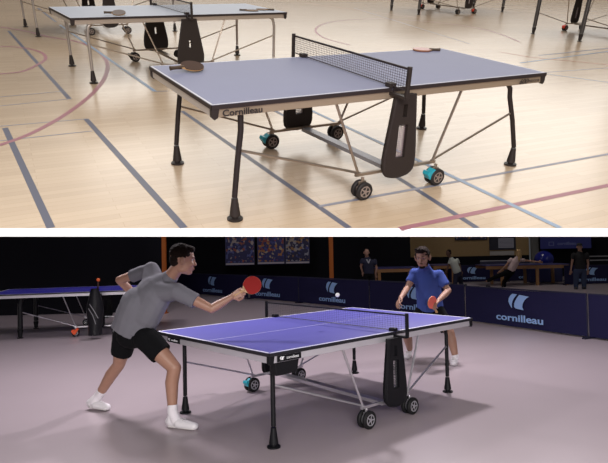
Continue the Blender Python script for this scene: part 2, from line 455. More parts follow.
# slab below it (the ceiling of the dark hall) and the white edge board
black_wall = mat('black_ceiling', (.012, .012, .014), .9)
b = MB()
P = [e0, e1, Vector((e1.x*2.2+6, far, 0)), Vector((e0.x*2.2-6, far, 0))]
tv = [b.bm.verts.new(p - Vector((0,0,.004))) for p in P]; bv = [b.bm.verts.new(p - Vector((0,0,.045))) for p in P]
b.face(tv); b.face(bv[::-1])
for j in range(4): b.face([tv[j], tv[(j+1)%4], bv[(j+1)%4], bv[j]])
b.build('ceiling', black_wall, None, MU)['kind'] = 'structure'
b = MB()
Fw = CU.to_3x3() @ Vector((0, 0, -1))
vs = []
for px in (-760, 1370):
    top = atU(px, 228.2); dep = (top - CU.translation).dot(Fw)
    d2 = ray(px, 236.6, CU); bot = CU.translation + d2*(dep/d2.dot(Fw))
    dd = (top - CU.translation).normalized()*.0 + Fw*.03
    vs.append([top - Fw*.004, bot - Fw*.004, bot + Fw*.03 + Vector((0, 0, .008)), top + Fw*.002 - Vector((0,0,.004))])
A = [b.bm.verts.new(p) for p in vs[0]]; B = [b.bm.verts.new(p) for p in vs[1]]
b.face(A[::-1]); b.face(B)
for j in range(4): b.face([A[j], A[(j+1)%4], B[(j+1)%4], B[j]])
b.build('trim_1', mat('white_edge_board', (.95, .95, .95), .6), None, MU)['kind'] = 'structure'

def TU(x, y, deg=None, th=None, z=0): return MU @ Matrix.Translation((x, y, z)) @ Matrix.Rotation(th if th is not None else R(deg), 4, 'Z')
TMU = TU(.349, 4.519, th=.533)
main_u = table('table_tennis_table', 'slate-blue table with sand-coloured apron lettered Cornilleau, largest table on the wooden sports floor', 'table tennis table',
      TMU, W1, 'tables in the bright sports hall', lx=1.277, ly=.584, ov=.16, L=1.425, W=.625, H=.776, n=-.121,
      marks=[('Cornilleau', -1.235, .054, .0), ('600', 1.165, .055, .3), ('INDOOR', 1.285, .028, .0)], legdx={(1,-1): -.17, (1,1): -.06, (-1,-1): .05, (-1,1): .06}, bend=(0, 1), xn=(.085, 0), yout=.02, pdx=.09, centre=False)
table('table_tennis_table', 'pale blue-grey table with slim silver legs and net, just behind the largest slate-blue table', 'table tennis table',
      TU(-1.94, 8.33, 33), W3, 'tables in the bright sports hall', lx=1.28, ly=.60, L=1.46, W=.64, H=.776, n=-.02, flare=(.09,.085), slots=False, centre=False)
table('table_tennis_table', 'table with slim silver legs cut off by the top edge, at the upper left corner', 'table tennis table',
      TU(-4.21, 11.92, 33), W3, 'tables in the bright sports hall', lx=1.28, ly=.70, L=1.45, W=.76, H=.776, slots=False)
table('table_tennis_table', 'distant table on thick charcoal legs, only its undercarriage in view behind the round court line', 'table tennis table',
      TU(4.15, 18.75, 33), W4, 'tables in the bright sports hall', lx=1.75, ly=.60, L=1.9, W=.76, H=.95, fat=True, net=False)
table('table_tennis_table', 'table on thick charcoal legs with silver strips, cut off at the upper right corner', 'table tennis table',
      TU(6.89, 14.33, 33), W4, 'tables in the bright sports hall', lx=1.75, ly=.60, L=1.9, W=.76, H=1.0, fat=True, net=False)

def on_table(px, py, z): return atU(px, py, z)
brown_rub = mat('brown_worn_rubber', (.06, .034, .025), .8, spec=.2, var=.15, scale=40)
grey_rub = mat('grey_brown_rubber', (.15, .12, .11), .6)
def flatM(px, py, z, ang): 
    p = on_table(px, py, z); return MU @ Matrix.Translation(p) @ Matrix.Rotation(R(ang), 4, 'Z')
# bat leaning upright-ish on the near table: blade propped on its handle
def tiltM(px, py, z, ang, tilt, lift):
    p = on_table(px, py, z); return MU @ Matrix.Translation(p + Vector((0,0,lift))) @ Matrix.Rotation(R(ang), 4, 'Z') @ Matrix.Rotation(R(tilt), 4, 'X')
bat('brown table tennis bat tilted up at near end of the slate-blue table', tiltM(192.5, 71, .776, 40, 14, .035), brown_rub, brown_rub, handle_dark, rad=.082, group='bats on the sports hall tables')
bat('red-edged table tennis bat lying beyond the net on largest upper table', flatM(422, 49.5, .786, 188), mat('pinkish_rubber', (.42, .2, .19), .35), bat_red, handle_dark, rad=.085, group='bats on the sports hall tables')
bat('grey bat lying on near end of the pale blue-grey table', tiltM(119, 15.2, .776, 10, 16, .03), grey_rub, bat_black, handle_dark, rad=.08, group='bats on the sports hall tables')
bat('dark bat lying beyond the net of the pale blue-grey table', flatM(252, 10.2, .786, 5), grey_rub, bat_black, handle_dark, rad=.085, group='bats on the sports hall tables')
bat('small dark bat lying beside another one at far end of the pale table', flatM(262, 9.2, .786, 175), grey_rub, bat_black, handle_dark, rad=.08, group='bats on the sports hall tables')

# ================================================================== DARK HALL (lower)
fl = mat('lilac_grey_vinyl_floor', (.37, .31, .335), .34, var=.05, scale=1.2, bump=.03, bscale=30, spec=.45)
b = MB().box((-15, -4, -.05), (20, 29, 0)); b.build('floor', fl)['kind'] = 'structure'
curt = mat('black_curtain', (.008, .008, .011), .95, spec=.1)
def wall(name, x0, y0, x1, y1, h, m, z0=0, th=.12):
    d = Vector((x1-x0, y1-y0, 0)).normalized(); nn = Vector((-d.y, d.x, 0))*th
    b = MB(); P = [Vector((x0, y0, z0)), Vector((x1, y1, z0)), Vector((x1, y1, z0))+nn, Vector((x0, y0, z0))+nn]
    lo = [b.bm.verts.new(p) for p in P]; hi = [b.bm.verts.new(p+Vector((0,0,h))) for p in P]
    b.face(lo[::-1]); b.face(hi)
    for j in range(4): b.face([lo[j], lo[(j+1)%4], hi[(j+1)%4], hi[j]])
    o = b.build(name, m); o['kind'] = 'structure'; return o
wall('wall_left', -12.8, 13.8, -3.55, 14.3, 5.0, curt)
wall('wall_left_rear', -3.5, 14.4, -5.2, 21.0, 6.0, curt)
wall('wall_back', -5.2, 21.2, 4.2, 22.6, 7.5, curt)
yel = mat('ochre_wall', (.30, .20, .095), .8, var=.06)
def Zat(px, py, D): return J(px, py, D).z
YB = 26.0
xa, xb, xc_ = J(432, 250, YB).x, J(529, 250, YB).x, J(536, 250, YB).x
zl = Zat(480, 256, YB)
wall('wall_back_right', xa-2.2, YB, xb, YB, 8-zl, yel, zl)
wall('wall_back_right_lower', xa-2.2, YB, xb, YB, zl, curt)
wall('trim_2', xb, YB-.3, xc_, YB-.3, 8, mat('grey_pillar', (.12, .12, .12), .8))
wall('wall_right', xc_, YB, 19, YB, 8, curt)
# steel columns painted orange
for px, D, w, lab in ((164, 13.9, .09, 'orange steel post behind the head of the grey-shirted player'), (331, 18.4, .13, 'orange steel post rising behind the barriers beside the net player')):
    p = J(px, 250, D)
    z1 = 2.2 + (D-4)*.537-1.0
    c = MB(); c.box((p.x-w/2, p.y-.05, 0), (p.x+w/2, p.y-.04, z1)); c.box((p.x-w/2, p.y+.04, 0), (p.x+w/2, p.y+.05, z1)); c.box((p.x-.01, p.y-.04, 0), (p.x+.01, p.y+.04, z1))
    c.box((p.x-w*.8, p.y-.09, 0), (p.x+w*.8, p.y+.09, .015))
    tag(c.build('steel_post', mat('orange_paint', (.42, .11, .012), .5)), lab, 'post', 'orange steel posts')

# ---------------------------------------------------------------- main table and the other one
TML = Matrix.Translation((.154, 5.605, 0)) @ Matrix.Rotation(.733, 4, 'Z')
table('table_tennis_table', 'blue-violet table tennis table between the two players with silver apron and black side panel', 'table tennis table',
      TML, W2, 'tables in the dark hall', lx=1.144, ly=.65, ov=.133, L=1.324, W=.844, H=.755, n=.085, plates=True, bend=(0, 1), xn=(-.02, .10), wxs=(.29, .33), yout=.0, pdx=-.065, wr=.075)
table('table_tennis_table', 'deep blue table tennis table by the black curtain, an orange brake on its wheel', 'table tennis table',
      Matrix.Translation((-4.15, 11.15, 0)) @ Matrix.Rotation(R(14), 4, 'Z'), W5, 'tables in the dark hall', lx=1.15, ly=.66, L=1.68, W=.80, H=.80, n=.16, xn=(.12, .1), net=False, fat=True)

# ---------------------------------------------------------------- barriers
navy = mat('navy_barrier_fabric', (.011, .010, .045), .8, bump=.5, bscale=6, spec=.2)
hem = mat('dark_hem', (.008, .008, .03), .8)
pale_ink = mat('pale_blue_ink', (.27, .43, .74), .6)
def barrier(label, p0, p1, h=.70, logo=None, letters=True, lsize=.15, group='navy playing court barriers'):
    p0, p1 = Vector(p0), Vector(p1); p0.z = p1.z = 0
    x = (p1-p0).normalized(); L_ = (p1-p0).length; y = Vector((-x.y, x.x, 0)); z = Vector((0,0,1))
    nrm = -y if (-y).dot(Vector((0, -1, 0))) > 0 else y
    if nrm is y: pass
    M = axes(p0, x, z, x.cross(z)); root = empty('court_barrier', M, label, 'barrier', group)   # local: X along, Y up, Z towards the front
    b = MB(); n_, m_ = 40, 8
    grid = [[None]*(m_+1) for _ in range(n_+1)]
    seed = random.random()*50
    g = MB()
    for i in range(n_+1):
        for k in range(m_+1):
            u, v = i/n_, k/m_
            dz = .012*noise.noise(Vector((u*5+seed, v*2+u*3, 0))) * math.sin(PI*min(1, max(0, u)))*2
            sag = -.018*math.sin(PI*u)*v
            grid[i][k] = (Vector((u*(L_-.05)+.025, .03+v*(h-.035)+sag, .012+dz)))
    F_ = [[b.bm.verts.new(q) for q in r] for r in grid]; K_ = [[b.bm.verts.new(q-Vector((0,0,.022))) for q in r] for r in grid]
    for i in range(n_):
        for k in range(m_):
            b.face([F_[i][k], F_[i+1][k], F_[i+1][k+1], F_[i][k+1]]); b.face([K_[i][k], K_[i][k+1], K_[i+1][k+1], K_[i+1][k]])
    for i in range(n_):
        b.face([F_[i][0], K_[i][0], K_[i+1][0], F_[i+1][0]]); b.face([F_[i][m_], F_[i+1][m_], K_[i+1][m_], K_[i][m_]])
    for k in range(m_):
        b.face([F_[0][k], F_[0][k+1], K_[0][k+1], K_[0][k]]); b.face([F_[n_][k], K_[n_][k], K_[n_][k+1], F_[n_][k+1]])
    cov = b.build('fabric_cover', navy, root, smooth=True)
    for xx in (.02, L_-.02):
        MB().tube([(xx, 0.0, 0), (xx, h-.01, 0)], .012, 8).build('frame_post', hem, root)
        MB().bar((xx, .012, -.13), (xx, .012, .13), .03, .02).build('foot', hem, root)
    MB().tube([(.02, h-.005, 0), (L_-.02, h-.005, 0)], .014, 8).build('top_rail', hem, root)
    if logo:
        u, s = logo
        emblem('logo_mark', lsize*1.15*s, Matrix.Translation((u*L_, h*.64, .034)), pale_ink, cov)
        if letters: text('lettering', 'cornilleau', lsize*1.12*s, Matrix.Translation((u*L_, h*.26, .036)), pale_ink, cov, bold=lsize*.026, sx=1.55, extrude=.001)
    return root
q = [at(*p)for p in ((200, 294.5), (250, 299), (299, 303), (370, 311), (466, 321.5), (589, 338.5))]
d = (q[5]-q[4]).normalized()
ext = q[5] + d*2.6
barrier('navy barrier with pale logo, farthest along the row, behind the grey-shirted player\'s forearm', at(140, 290), q[1]-(q[1]-q[0])*.03, .72, (.73, 1.1))
barrier('navy barrier with pale logo right behind the red bat and the far net post', q[1], q[2], .72, (.40, 1.1))
barrier('navy barrier behind the white ball in flight', q[2], q[3], .72, (.52, 1.05))
barrier('navy barrier behind the blue-shirted player, its logo half hidden', q[3], q[4], .72, (.52, 1.0))
barrier('navy barrier with the large pale emblem and full lettering, unobstructed beside the blue-shirted player', q[4], q[5], .70, (.50, 1.0))
barrier('navy barrier without visible logo, nearest one, cut off by the picture edge', q[5], ext, .70, None)
# rear court barriers
def bar2(lab, xa, xb, D, lx_, h=.7):
    a, c = J(xa, 250, D), J(xb, 250, D); a.z = c.z = 0
    barrier(lab, a, c, h, (lx_, 1.0), group='barriers round the rear court')
bar2('rear barrier with pale logo between the leaning players in white and in pink', 447, 506, 23.0, .42)
bar2('rear barrier with pale logo seen beneath the rear wooden-legged table', 507, 562, 23.0, .42)
bar2('rear barrier with pale logo behind the man in black', 563, 618, 20.5, .50)

# ---------------------------------------------------------------- posters, banner, boards
def speckle(name, base, cols, scale=14, thr=.60):
    m = bpy.data.materials.new(name); m.use_nodes = True; nt = m.node_tree; b_ = nt.nodes['Principled BSDF']; L_ = nt.links.new
    tc = nt.nodes.new('ShaderNodeTexCoord'); v = nt.nodes.new('ShaderNodeTexVoronoi'); v.inputs['Scale'].default_value = scale
    L_(tc.outputs['Object'], v.inputs['Vector'])
    sp = nt.nodes.new('ShaderNodeSeparateColor'); L_(v.outputs['Color'], sp.inputs[0])
    r = nt.nodes.new('ShaderNodeValToRGB'); r.color_ramp.interpolation = 'CONSTANT'
    e = r.color_ramp.elements; e[0].color = (*base, 1); e[0].position = 0; e[1].position = thr; e[1].color = (*cols[0], 1)
    for i, c in enumerate(cols[1:]):
        x = e.new(thr + (1-thr)*(i+1)/len(cols)); x.color = (*c, 1)
    L_(sp.outputs[0], r.inputs['Fac']); L_(r.outputs['Color'], b_.inputs['Base Color']); b_.inputs['Roughness'].default_value = .5
    return m
pm = [speckle('poster_print_a', (.03, .03, .12), [(.10, .12, .35), (.35, .10, .06), (.03, .03, .10), (.45, .38, .35)], 13),
      speckle('poster_print_b', (.03, .03, .14), [(.45, .20, .06), (.06, .07, .30), (.5, .4, .25), (.30, .06, .05)], 13),
      speckle('poster_print_c', (.02, .02, .07), [(.30, .30, .36), (.35, .18, .06), (.05, .06, .25), (.4, .33, .25)], 13)]
DW = 20.9
def panelbox(x0, y0, x1, y1, D, th=.02):
    a, c = J(x0, y1, D), J(x1, y0, D); return (a.x, a.y, a.z), (c.x, a.y+th, c.z)
for k, (x0, x1, y0, y1, lab) in enumerate(((225.5, 254, 226, 265.5, 'dark blue poster with a pale bottom margin, beside the grey-shirted player\'s face'), (257.5, 284, 226, 264.5, 'poster of many orange and blue figures, in the middle of three'), (285.5, 309, 226, 264, 'dark poster with a pale figure, closest to the orange post'))):
    A, B = panelbox(x0, y0, x1, y1, DW)
    zt = A[2]
    root = empty('poster', Matrix.Translation(((A[0]+B[0])/2, A[1], A[2])), lab, 'poster', 'posters on the black curtain')
    w2, hh = (B[0]-A[0])/2, min(B[2]-A[2], 1.75)
    MB().box((-w2, 0, .0), (w2, .02, hh)).build('backing', mat('poster_margin', (.05, .05, .13), .5), root)
    MB().box((-w2+.03, -.004, .10), (w2-.03, 0, hh-.03)).build('print', pm[k], root)
    MB().box((-w2+.02, -.006, .02), (w2-.02, 0, .075)).build('bottom_margin', mat('pale_margin', (.55, .5, .55) if k == 0 else (.10, .09, .2), .5), root)
# framed picture strip and notice board on ochre wall
A, B = panelbox(455, 226, 487, 240.5, YB-.05)
root = empty('framed_picture', Matrix.Translation((A[0], A[1], A[2])), 'long dark framed picture with small coloured figures on the ochre wall', 'picture')
MB().box((0, 0, 0), (B[0]-A[0], .03, B[2]-A[2])).build('frame', mat('dark_frame', (.02, .015, .02), .5), root)
MB().box((.06, -.004, .05), (B[0]-A[0]-.06, 0, B[2]-A[2]-.05)).build('print', pm[2], root)
A, B = panelbox(489.5, 234, 515.5, 250, YB-.05); wN, hN = B[0]-A[0], B[2]-A[2]
root = empty('notice_board', Matrix.Translation((A[0], A[1], A[2])), 'dark notice board with a pale lined sheet on the ochre wall', 'notice board')
MB().box((0, 0, 0), (wN, .03, hN)).build('frame', mat('dark_board', (.015, .015, .03), .5), root)
b = MB(); b.box((wN*.34, -.006, hN*.12), (wN*.92, 0, hN*.74)); sh = b.build('notice_sheet', mat('pale_sheet', (.34, .34, .42), .6), root)
b = MB()
for k in range(6): b.box((wN*.38, -.008, hN*(.2+.085*k)), (wN*.88, -.006, hN*(.222+.085*k)))
b.build('printed_line', mat('grey_print', (.10, .10, .14), .6), sh)
A, B = panelbox(490, 250.8, 514, 255.5, YB-.05)
tag(MB().box(A, B).build('paper_strip', mat('dim_white_paper', (.36, .34, .33), .6)), 'pale printed paper strip pinned under the notice board', 'paper')
A, B = panelbox(540.5, 238.5, 591, 249, YB-.6); wN, hN = B[0]-A[0], B[2]-A[2]
root = empty('banner', Matrix.Translation((A[0], A[1], A[2])), 'blue banner with faint pale writing hanging on the dark wall above the man in black', 'banner')
cl = MB().box((0, 0, 0), (wN, .02, hN+.5)).build('cloth', mat('blue_banner', (.035, .04, .22), .7), root)
MB().box((wN*.16, -.004, hN*.3), (wN*.27, 0, hN*.75)).build('square_mark', mat('faint_ink', (.12, .14, .36), .7), cl)
MB().box((wN*.18, -.006, hN*.38), (wN*.25, -.004, hN*.67)).build('square_inset', MATS['blue_banner'], cl)
text('lettering', 'cornilleau', hN*.42, Matrix.Translation((wN*.52, -.006, hN*.52)) @ Matrix.Rotation(PI/2, 4, 'X'), MATS['faint_ink'], cl, sx=1.2, bold=.01)

# rear wooden tables
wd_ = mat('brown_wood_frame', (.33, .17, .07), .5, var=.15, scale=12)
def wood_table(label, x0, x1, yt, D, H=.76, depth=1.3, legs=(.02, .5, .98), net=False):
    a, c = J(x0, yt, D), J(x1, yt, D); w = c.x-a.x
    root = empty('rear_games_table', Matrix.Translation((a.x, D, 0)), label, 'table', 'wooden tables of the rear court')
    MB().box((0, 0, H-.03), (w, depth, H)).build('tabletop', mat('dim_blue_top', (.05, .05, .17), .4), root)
    MB().box((.02, .02, H-.15), (w-.02, .06, H-.03)).build('apron', wd_, root); MB().box((.02, depth-.06, H-.15), (w-.02, depth-.02, H-.03)).build('apron', wd_, root)
    for u in legs:
        for yy in (.03, depth-.11):
            MB().box((u*w-.05, yy, 0), (u*w+.05, yy+.08, H-.1)).build('leg', wd_, root)
    if net:
        nt_ = MB().box((.0, depth*.5, H+.13), (w*.62, depth*.5+.012, H+.155)).build('net_tape', mat('white_tape', (.42, .42, .45), .6), root)
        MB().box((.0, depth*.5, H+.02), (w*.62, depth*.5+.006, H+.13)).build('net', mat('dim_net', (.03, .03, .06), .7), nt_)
    return root
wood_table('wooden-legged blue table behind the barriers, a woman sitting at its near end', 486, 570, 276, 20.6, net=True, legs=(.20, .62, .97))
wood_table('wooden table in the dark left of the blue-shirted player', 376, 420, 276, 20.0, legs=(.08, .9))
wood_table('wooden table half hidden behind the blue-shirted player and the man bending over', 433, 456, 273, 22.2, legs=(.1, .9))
# bench with pale slats
p = J(590, 263, 22.0)
root = empty('slatted_bench', Matrix.Translation((p.x, 22.0, 0)), 'bench with pale horizontal slats against the dark wall, beside the man in black', 'bench')
for z in (.95, .80, .52): MB().box((0, 0, z), (2.2, .03, z+.045)).build('slat', mat('pale_grey_slat', (.22, .22, .24), .6), root)
for xx in (.05, 2.1): MB().box((xx, .03, 0), (xx+.06, .09, 1.0)).build('leg', curt, root)
MB().box((0, -.35, .42), (2.2, 0, .46)).build('seat', mat('dim_bench_seat', (.16, .10, .07), .6), root)

# blue sack and blue ball
def sph(name, c, r, m, lab, cat, sc=(1,1,1), parent=None, n=24):
    b = MB(); bmesh.ops.create_uvsphere(b.bm, u_segments=n, v_segments=n//2, radius=r)
    for v in b.bm.verts: v.co = Vector((v.co.x*sc[0], v.co.y*sc[1], v.co.z*sc[2]))
    o = b.build(name, m, parent, Matrix.Translation(c), smooth=True)
    if lab: tag(o, lab, cat)
    return o
c = J(544, 259, 22.5)
sph('exercise_ball', (c.x, c.y, c.z), .34, mat('shiny_blue', (.02, .025, .22), .15), 'shiny dark blue round ball-like shape held behind the rear table', 'ball', (1.1, 1, .95))
c = J(545, 271, 22.5)
MB().box((c.x-.75, c.y-.35, 0), (c.x+.55, c.y+.35, J(546, 259, 22.5).z-.345)).build('storage_bin', mat('navy_bin', (.012, .014, .08), .5), bevel=.05)
o = bpy.data.objects['storage_bin']; tag(o, 'navy box-shaped bin beneath the shiny blue ball, behind the rear table', 'bin')

# ball in flight
tag(sph('table_tennis_ball', J(337.5, 295, 5.4), .0205, mat('white_ball', (.85, .85, .82), .4), None, None), 'small white table tennis ball in the air above the table', 'ball')
# black bag hung on left table
p = J(95, 312, 10.0)
root = empty('sports_bag', Matrix.Translation((p.x, p.y, 0)) @ Matrix.Rotation(R(15), 4, 'Z'), 'black sports bag hanging at side of the deep blue table, orange tip on top', 'bag')
outl = []
zb, ztop = Zat(95, 335, 10), Zat(95, 288.5, 10)
b = MB(); prof = []
for k in range(13):
    t = k/12; wv = .115+.03*math.sin(PI*min(1, (1-t)*1.2)) - .05*max(0, t-.55)/.45
    prof.append((t, wv))
rings = []
for t, wv in prof:
    z = zb+(ztop-zb)*t; ring = []
    for j in range(20):
        a = 2*PI*j/20; r_ = 1+.08*noise.noise(Vector((math.cos(a)*2, math.sin(a)*2, t*4)))
        ring.append(b.bm.verts.new((math.cos(a)*wv*r_, math.sin(a)*.10*r_, z)))
    rings.append(ring)
for a_, b_ in zip(rings, rings[1:]):
    for j in range(20): b.face([a_[j], a_[(j+1)%20], b_[(j+1)%20], b_[j]])
b.face(rings[0][::-1]); b.face(rings[-1])
b.build('sack', mat('black_nylon', (.008, .008, .011), .4, spec=.3, bump=.6, bscale=9), root, smooth=True)
b = MB(); b.tube([(.05, -.02, ztop-.05), (.06, -.02, ztop+.12)], .012, 8); b.build('strap', mat('dark_strap', (.05, .02, .01), .6), root)
b = MB(); bmesh.ops.create_uvsphere(b.bm, u_segments=14, v_segments=8, radius=.032); b.build('orange_tip', mat('orange_tip', (.7, .13, .03), .5), root, Matrix.Translation((.06, -.02, ztop+.15)), smooth=True)
b = MB()
b.tube([(-.08, -.105, zb+.55), (.0, -.112, zb+.42), (.06, -.11, zb+.30)], .007, 6); b.tube([(-.10, -.105, zb+.48), (-.03, -.112, zb+.36), (.02, -.112, zb+.2)], .006, 6)
b.build('printed_mark', mat('grey_mark', (.25, .25, .27), .6), root)

# ================================================================== PEOPLE
def remesh(name, bm, voxel, smooth, m, parent=None, disp=0, dscale=10):
    me = bpy.data.meshes.new(name); bmesh.ops.recalc_face_normals(bm, faces=bm.faces[:]); bm.to_mesh(me); bm.free()
    t = bpy.data.objects.new(name, me); COL.objects.link(t)
    r = t.modifiers.new('r', 'REMESH'); r.mode = 'VOXEL'; r.voxel_size = voxel; r.adaptivity = 0
    s = t.modifiers.new('s', 'SMOOTH'); s.iterations = smooth; s.factor = .5
    dg = bpy.context.evaluated_depsgraph_get(); dg.update()
    out = bpy.data.meshes.new_from_object(t.evaluated_get(dg)); bpy.data.objects.remove(t); bpy.data.meshes.remove(me)
    out.name = name
    if disp:
        nrm = [v.normal.copy() for v in out.vertices]
        for v, nn in zip(out.vertices, nrm):
            v.co += nn*disp*noise.noise(v.co*dscale)
    out.materials.clear(); out.materials.append(m)
    for p in out.polygons: p.use_smooth = True
    return link(name, out, parent)

class Body:
    def __init__(s): s.bm = bmesh.new()
    def _add(s, rings, close=True):
        bm = s.bm; R_ = [[bm.verts.new(p) for p in r] for r in rings]; n = len(R_[0])
        for a, b in zip(R_, R_[1:]):
            for j in range(n): bm.faces.new([a[j], a[(j+1)%n], b[(j+1)%n], b[j]])
        bm.faces.new(R_[0][::-1]); bm.faces.new(R_[-1])
    def cap(s, p, q, r0, r1, wide=None, k=1.0, n=16, e0=True, e1=True):
        """tapered capsule; wide = direction along which it is widened k times"""
        p, q = Vector(p), Vector(q); t = (q-p); L = t.length; t = t/L
        if wide is not None:
            x = Vector(wide); x = (x - t*x.dot(t)).normalized()
        else:
            a = Vector((0,0,1)) if abs(t.z) < .9 else Vector((1,0,0)); x = t.cross(a).normalized()
        y = t.cross(x); rings = []
        def ring(c, r): return [c + x*math.cos(2*PI*j/n)*r*k + y*math.sin(2*PI*j/n)*r for j in range(n)]
        if e0: rings += [ring(p - t*r0*math.sin(a), r0*math.cos(a)) for a in (1.45, 1.1, .75, .38)]
        for i in range(5): rings.append(ring(p + t*L*i/4, r0+(r1-r0)*i/4))
        if e1: rings += [ring(q + t*r1*math.sin(a), r1*math.cos(a)) for a in (.38, .75, 1.1, 1.45)]
        s._add(rings); return s
    def ell(s, c, rad, B=None, n=20):
        c = Vector(c); B = B or Matrix.Identity(3); rings = []
        for i in range(1, n//2):
            a = -PI/2 + PI*i/(n//2)
            rings.append([c + B @ Vector((math.cos(a)*math.cos(2*PI*j/n)*rad[0], math.cos(a)*math.sin(2*PI*j/n)*rad[1], math.sin(a)*rad[2])) for j in range(n)])
        s._add(rings); return s
    def path(s, pts, rs, **kw):
        for i in range(len(pts)-1): s.cap(pts[i], pts[i+1], rs[i], rs[i+1], **kw)
        return s

def basis(f, u):
    f = Vector(f).normalized(); u = Vector(u); u = (u - f*u.dot(f)).normalized(); r = f.cross(u)   # r = person's right
    return f, u, r

def head_prims(B, C, f, u, s=1.0):
    f, u, r = basis(f, u); M = Matrix((f, r, u)).transposed(); C = Vector(C)
    P = lambda a, b_, c: C + (f*a + r*b_ + u*c)*s
    E = lambda p, rad: B.ell(p, [x*s for x in rad], M)
    E(P(-.012, 0, .028), (.096, .074, .088)); E(P(.022, 0, -.038), (.066, .060, .080)); E(P(.052, 0, -.098), (.032, .030, .022))
    E(P(.010, 0, -.075), (.062, .054, .038))
    E(P(.070, 0, .022), (.020, .052, .014))
    B.cap(P(.084, 0, .006), P(.101, 0, -.034), .008*s, .0115*s); E(P(.092, .0, -.038), (.011, .017, .008))
    E(P(.084, 0, -.062), (.012, .026, .008)); E(P(.081, 0, -.076), (.012, .022, .008))
    for k in (-1, 1):
        E(P(.062, k*.034, -.032), (.024, .022, .022))
        E(P(-.010, k*.080, -.012), (.018, .015, .032)); E(P(-.016, k*.089, .002), (.012, .009, .022)); 
    return P, M
def face_parts(P, M, parent, s, iris=(.03, .02, .015), browcol=(.02, .014, .01), beard=None):
    eyew = mat('eye_white', (.6, .58, .56), .3); ir = mat('eye_dark', iris, .2); bc = mat('brow_hair', browcol, .8)
    for k in (-1, 1):
        b = Body(); b.ell(P(.069, k*.030, .004), (.008*s, .011*s, .0055*s), M); e = remesh('eye', b.bm, .003*s, 1, eyew, parent)
        b = Body(); b.ell(P(.0755, k*.030, .003), (.004*s, .005*s, .005*s), M); remesh('iris', b.bm, .0015, 0, ir, e)
        b = Body(); b.cap(P(.089, k*.018, .024), P(.080, k*.046, .027), .0040*s, .003*s); remesh('eyebrow', b.bm, .003*s, 1, bc, parent)
    b = Body(); b.cap(P(.094, -.018, -.069), P(.094, .018, -.069), .004*s, .004*s); remesh('lips', b.bm, .002, 1, mat('lip', (.30, .10, .08), .5), parent)

def hand_prims(B, Wp, d, nrm, side, curl=.5, s=1.0, spread=.0, thumb_in=.5):
    """Wp wrist, d hand direction, nrm palm normal (out of the palm), side=+1 thumb towards d x nrm"""
    d = Vector(d).normalized(); nrm = Vector(nrm); nrm = (nrm - d*nrm.dot(d)).normalized(); t = d.cross(nrm)*side
    Wp = Vector(Wp)
    for k in range(4):
        o = (1.5-k)*.0195*s
        kn = Wp + d*(.088 - abs(k-1)*.004)*s + t*o*1.05
        B.cap(Wp + d*.012*s + t*o*.55, kn, .013*s, .0112*s)
        ln = (.041, .045, .042, .033)[k]; p = kn; dirv = d.copy(); ax = d.cross(nrm)   # rotates d towards nrm
        for j, (fl_, fr) in enumerate(((1.0, 1.0), (1.2, .62), (.8, .48))):
            dirv = (Matrix.Rotation(curl*fl_, 3, ax) @ dirv)
            dd = (dirv + t*spread*(1.5-k)*.15).normalized()
            qq = p + dd*ln*fr*s; B.cap(p, qq, (.0096-.0008*j)*s, (.0090-.0009*j)*s, n=10); p = qq
    p0 = Wp + d*.022*s + t*.020*s; p1 = p0 + (d*.55 + t*.75 + nrm*.25*thumb_in).normalized()*.042*s
    p2 = p1 + (d*.85 + t*(.35-.4*thumb_in) + nrm*.6*thumb_in).normalized()*.032*s; p3 = p2 + (d*.8 - t*.3*thumb_in + nrm*.7*thumb_in).normalized()*.026*s
    B.cap(p0, p1, .0145*s, .0115*s); B.cap(p1, p2, .011*s, .0098*s); B.cap(p2, p3, .0098*s, .0085*s)

def shoe(parent, heel, toe, ankle, m, sole, s=1.0, logo=None):
    heel, toe = Vector(heel), Vector(toe); d = (toe-heel); d.z *= 1; L = d.length; d.normalize()
    b = Body()
    up = Vector((0,0,1))
    b.cap(heel + d*.035 + up*.045, heel + d*L*.45 + up*.042, .040, .043, wide=d.cross(up), k=.88)
    b.cap(heel + d*L*.4 + up*.040, toe - d*.045 + up*.030, .043, .031, wide=d.cross(up), k=1.25)
    b.cap(heel + d*.05 + up*.05, Vector(ankle)*.55 + (heel + d*.06 + up*.06)*.45, .042, .042)
    o = remesh('shoe', b.bm, .006*s, 3, m, parent)
    b = Body(); side = d.cross(up)
    b.cap(heel + d*.045 + up*.014, toe - d*.045 + up*.014, .013, .013, wide=side, k=3.3)
    remesh('sole', b.bm, .005*s, 1, sole, o)
    lc = MB()
    for k in range(4):
        cpt = heel + d*L*(.48+.07*k) + up*(.083-.007*k)
        lc.tube([cpt - side*.022, cpt + up*.004, cpt + side*.022], .0035, 5)
    lc.build('lace', sole, o)
    return o

skin1 = mat('skin_fair', (.33, .175, .12), .5, var=.08, scale=25); skin2 = mat('skin_tan', (.33, .18, .125), .5, var=.08, scale=25)
grey_polo = mat('grey_polo', (.15, .147, .17), .9, spec=.2, var=.12, scale=5, bump=.45, bscale=11)
blk_cloth = mat('black_shorts', (.005, .005, .006), .95, bump=.3, bscale=14, spec=.12)
sock_m = mat('white_sock', (.70, .66, .70), .9, bump=.3, bscale=90); shoe_m = mat('white_shoe', (.66, .63, .66), .55); sole_m = mat('pale_sole', (.55, .52, .52), .6)
hair_dark = mat('dark_brown_hair', (.014, .008, .006), .85, spec=.15, bump=.8, bscale=120)

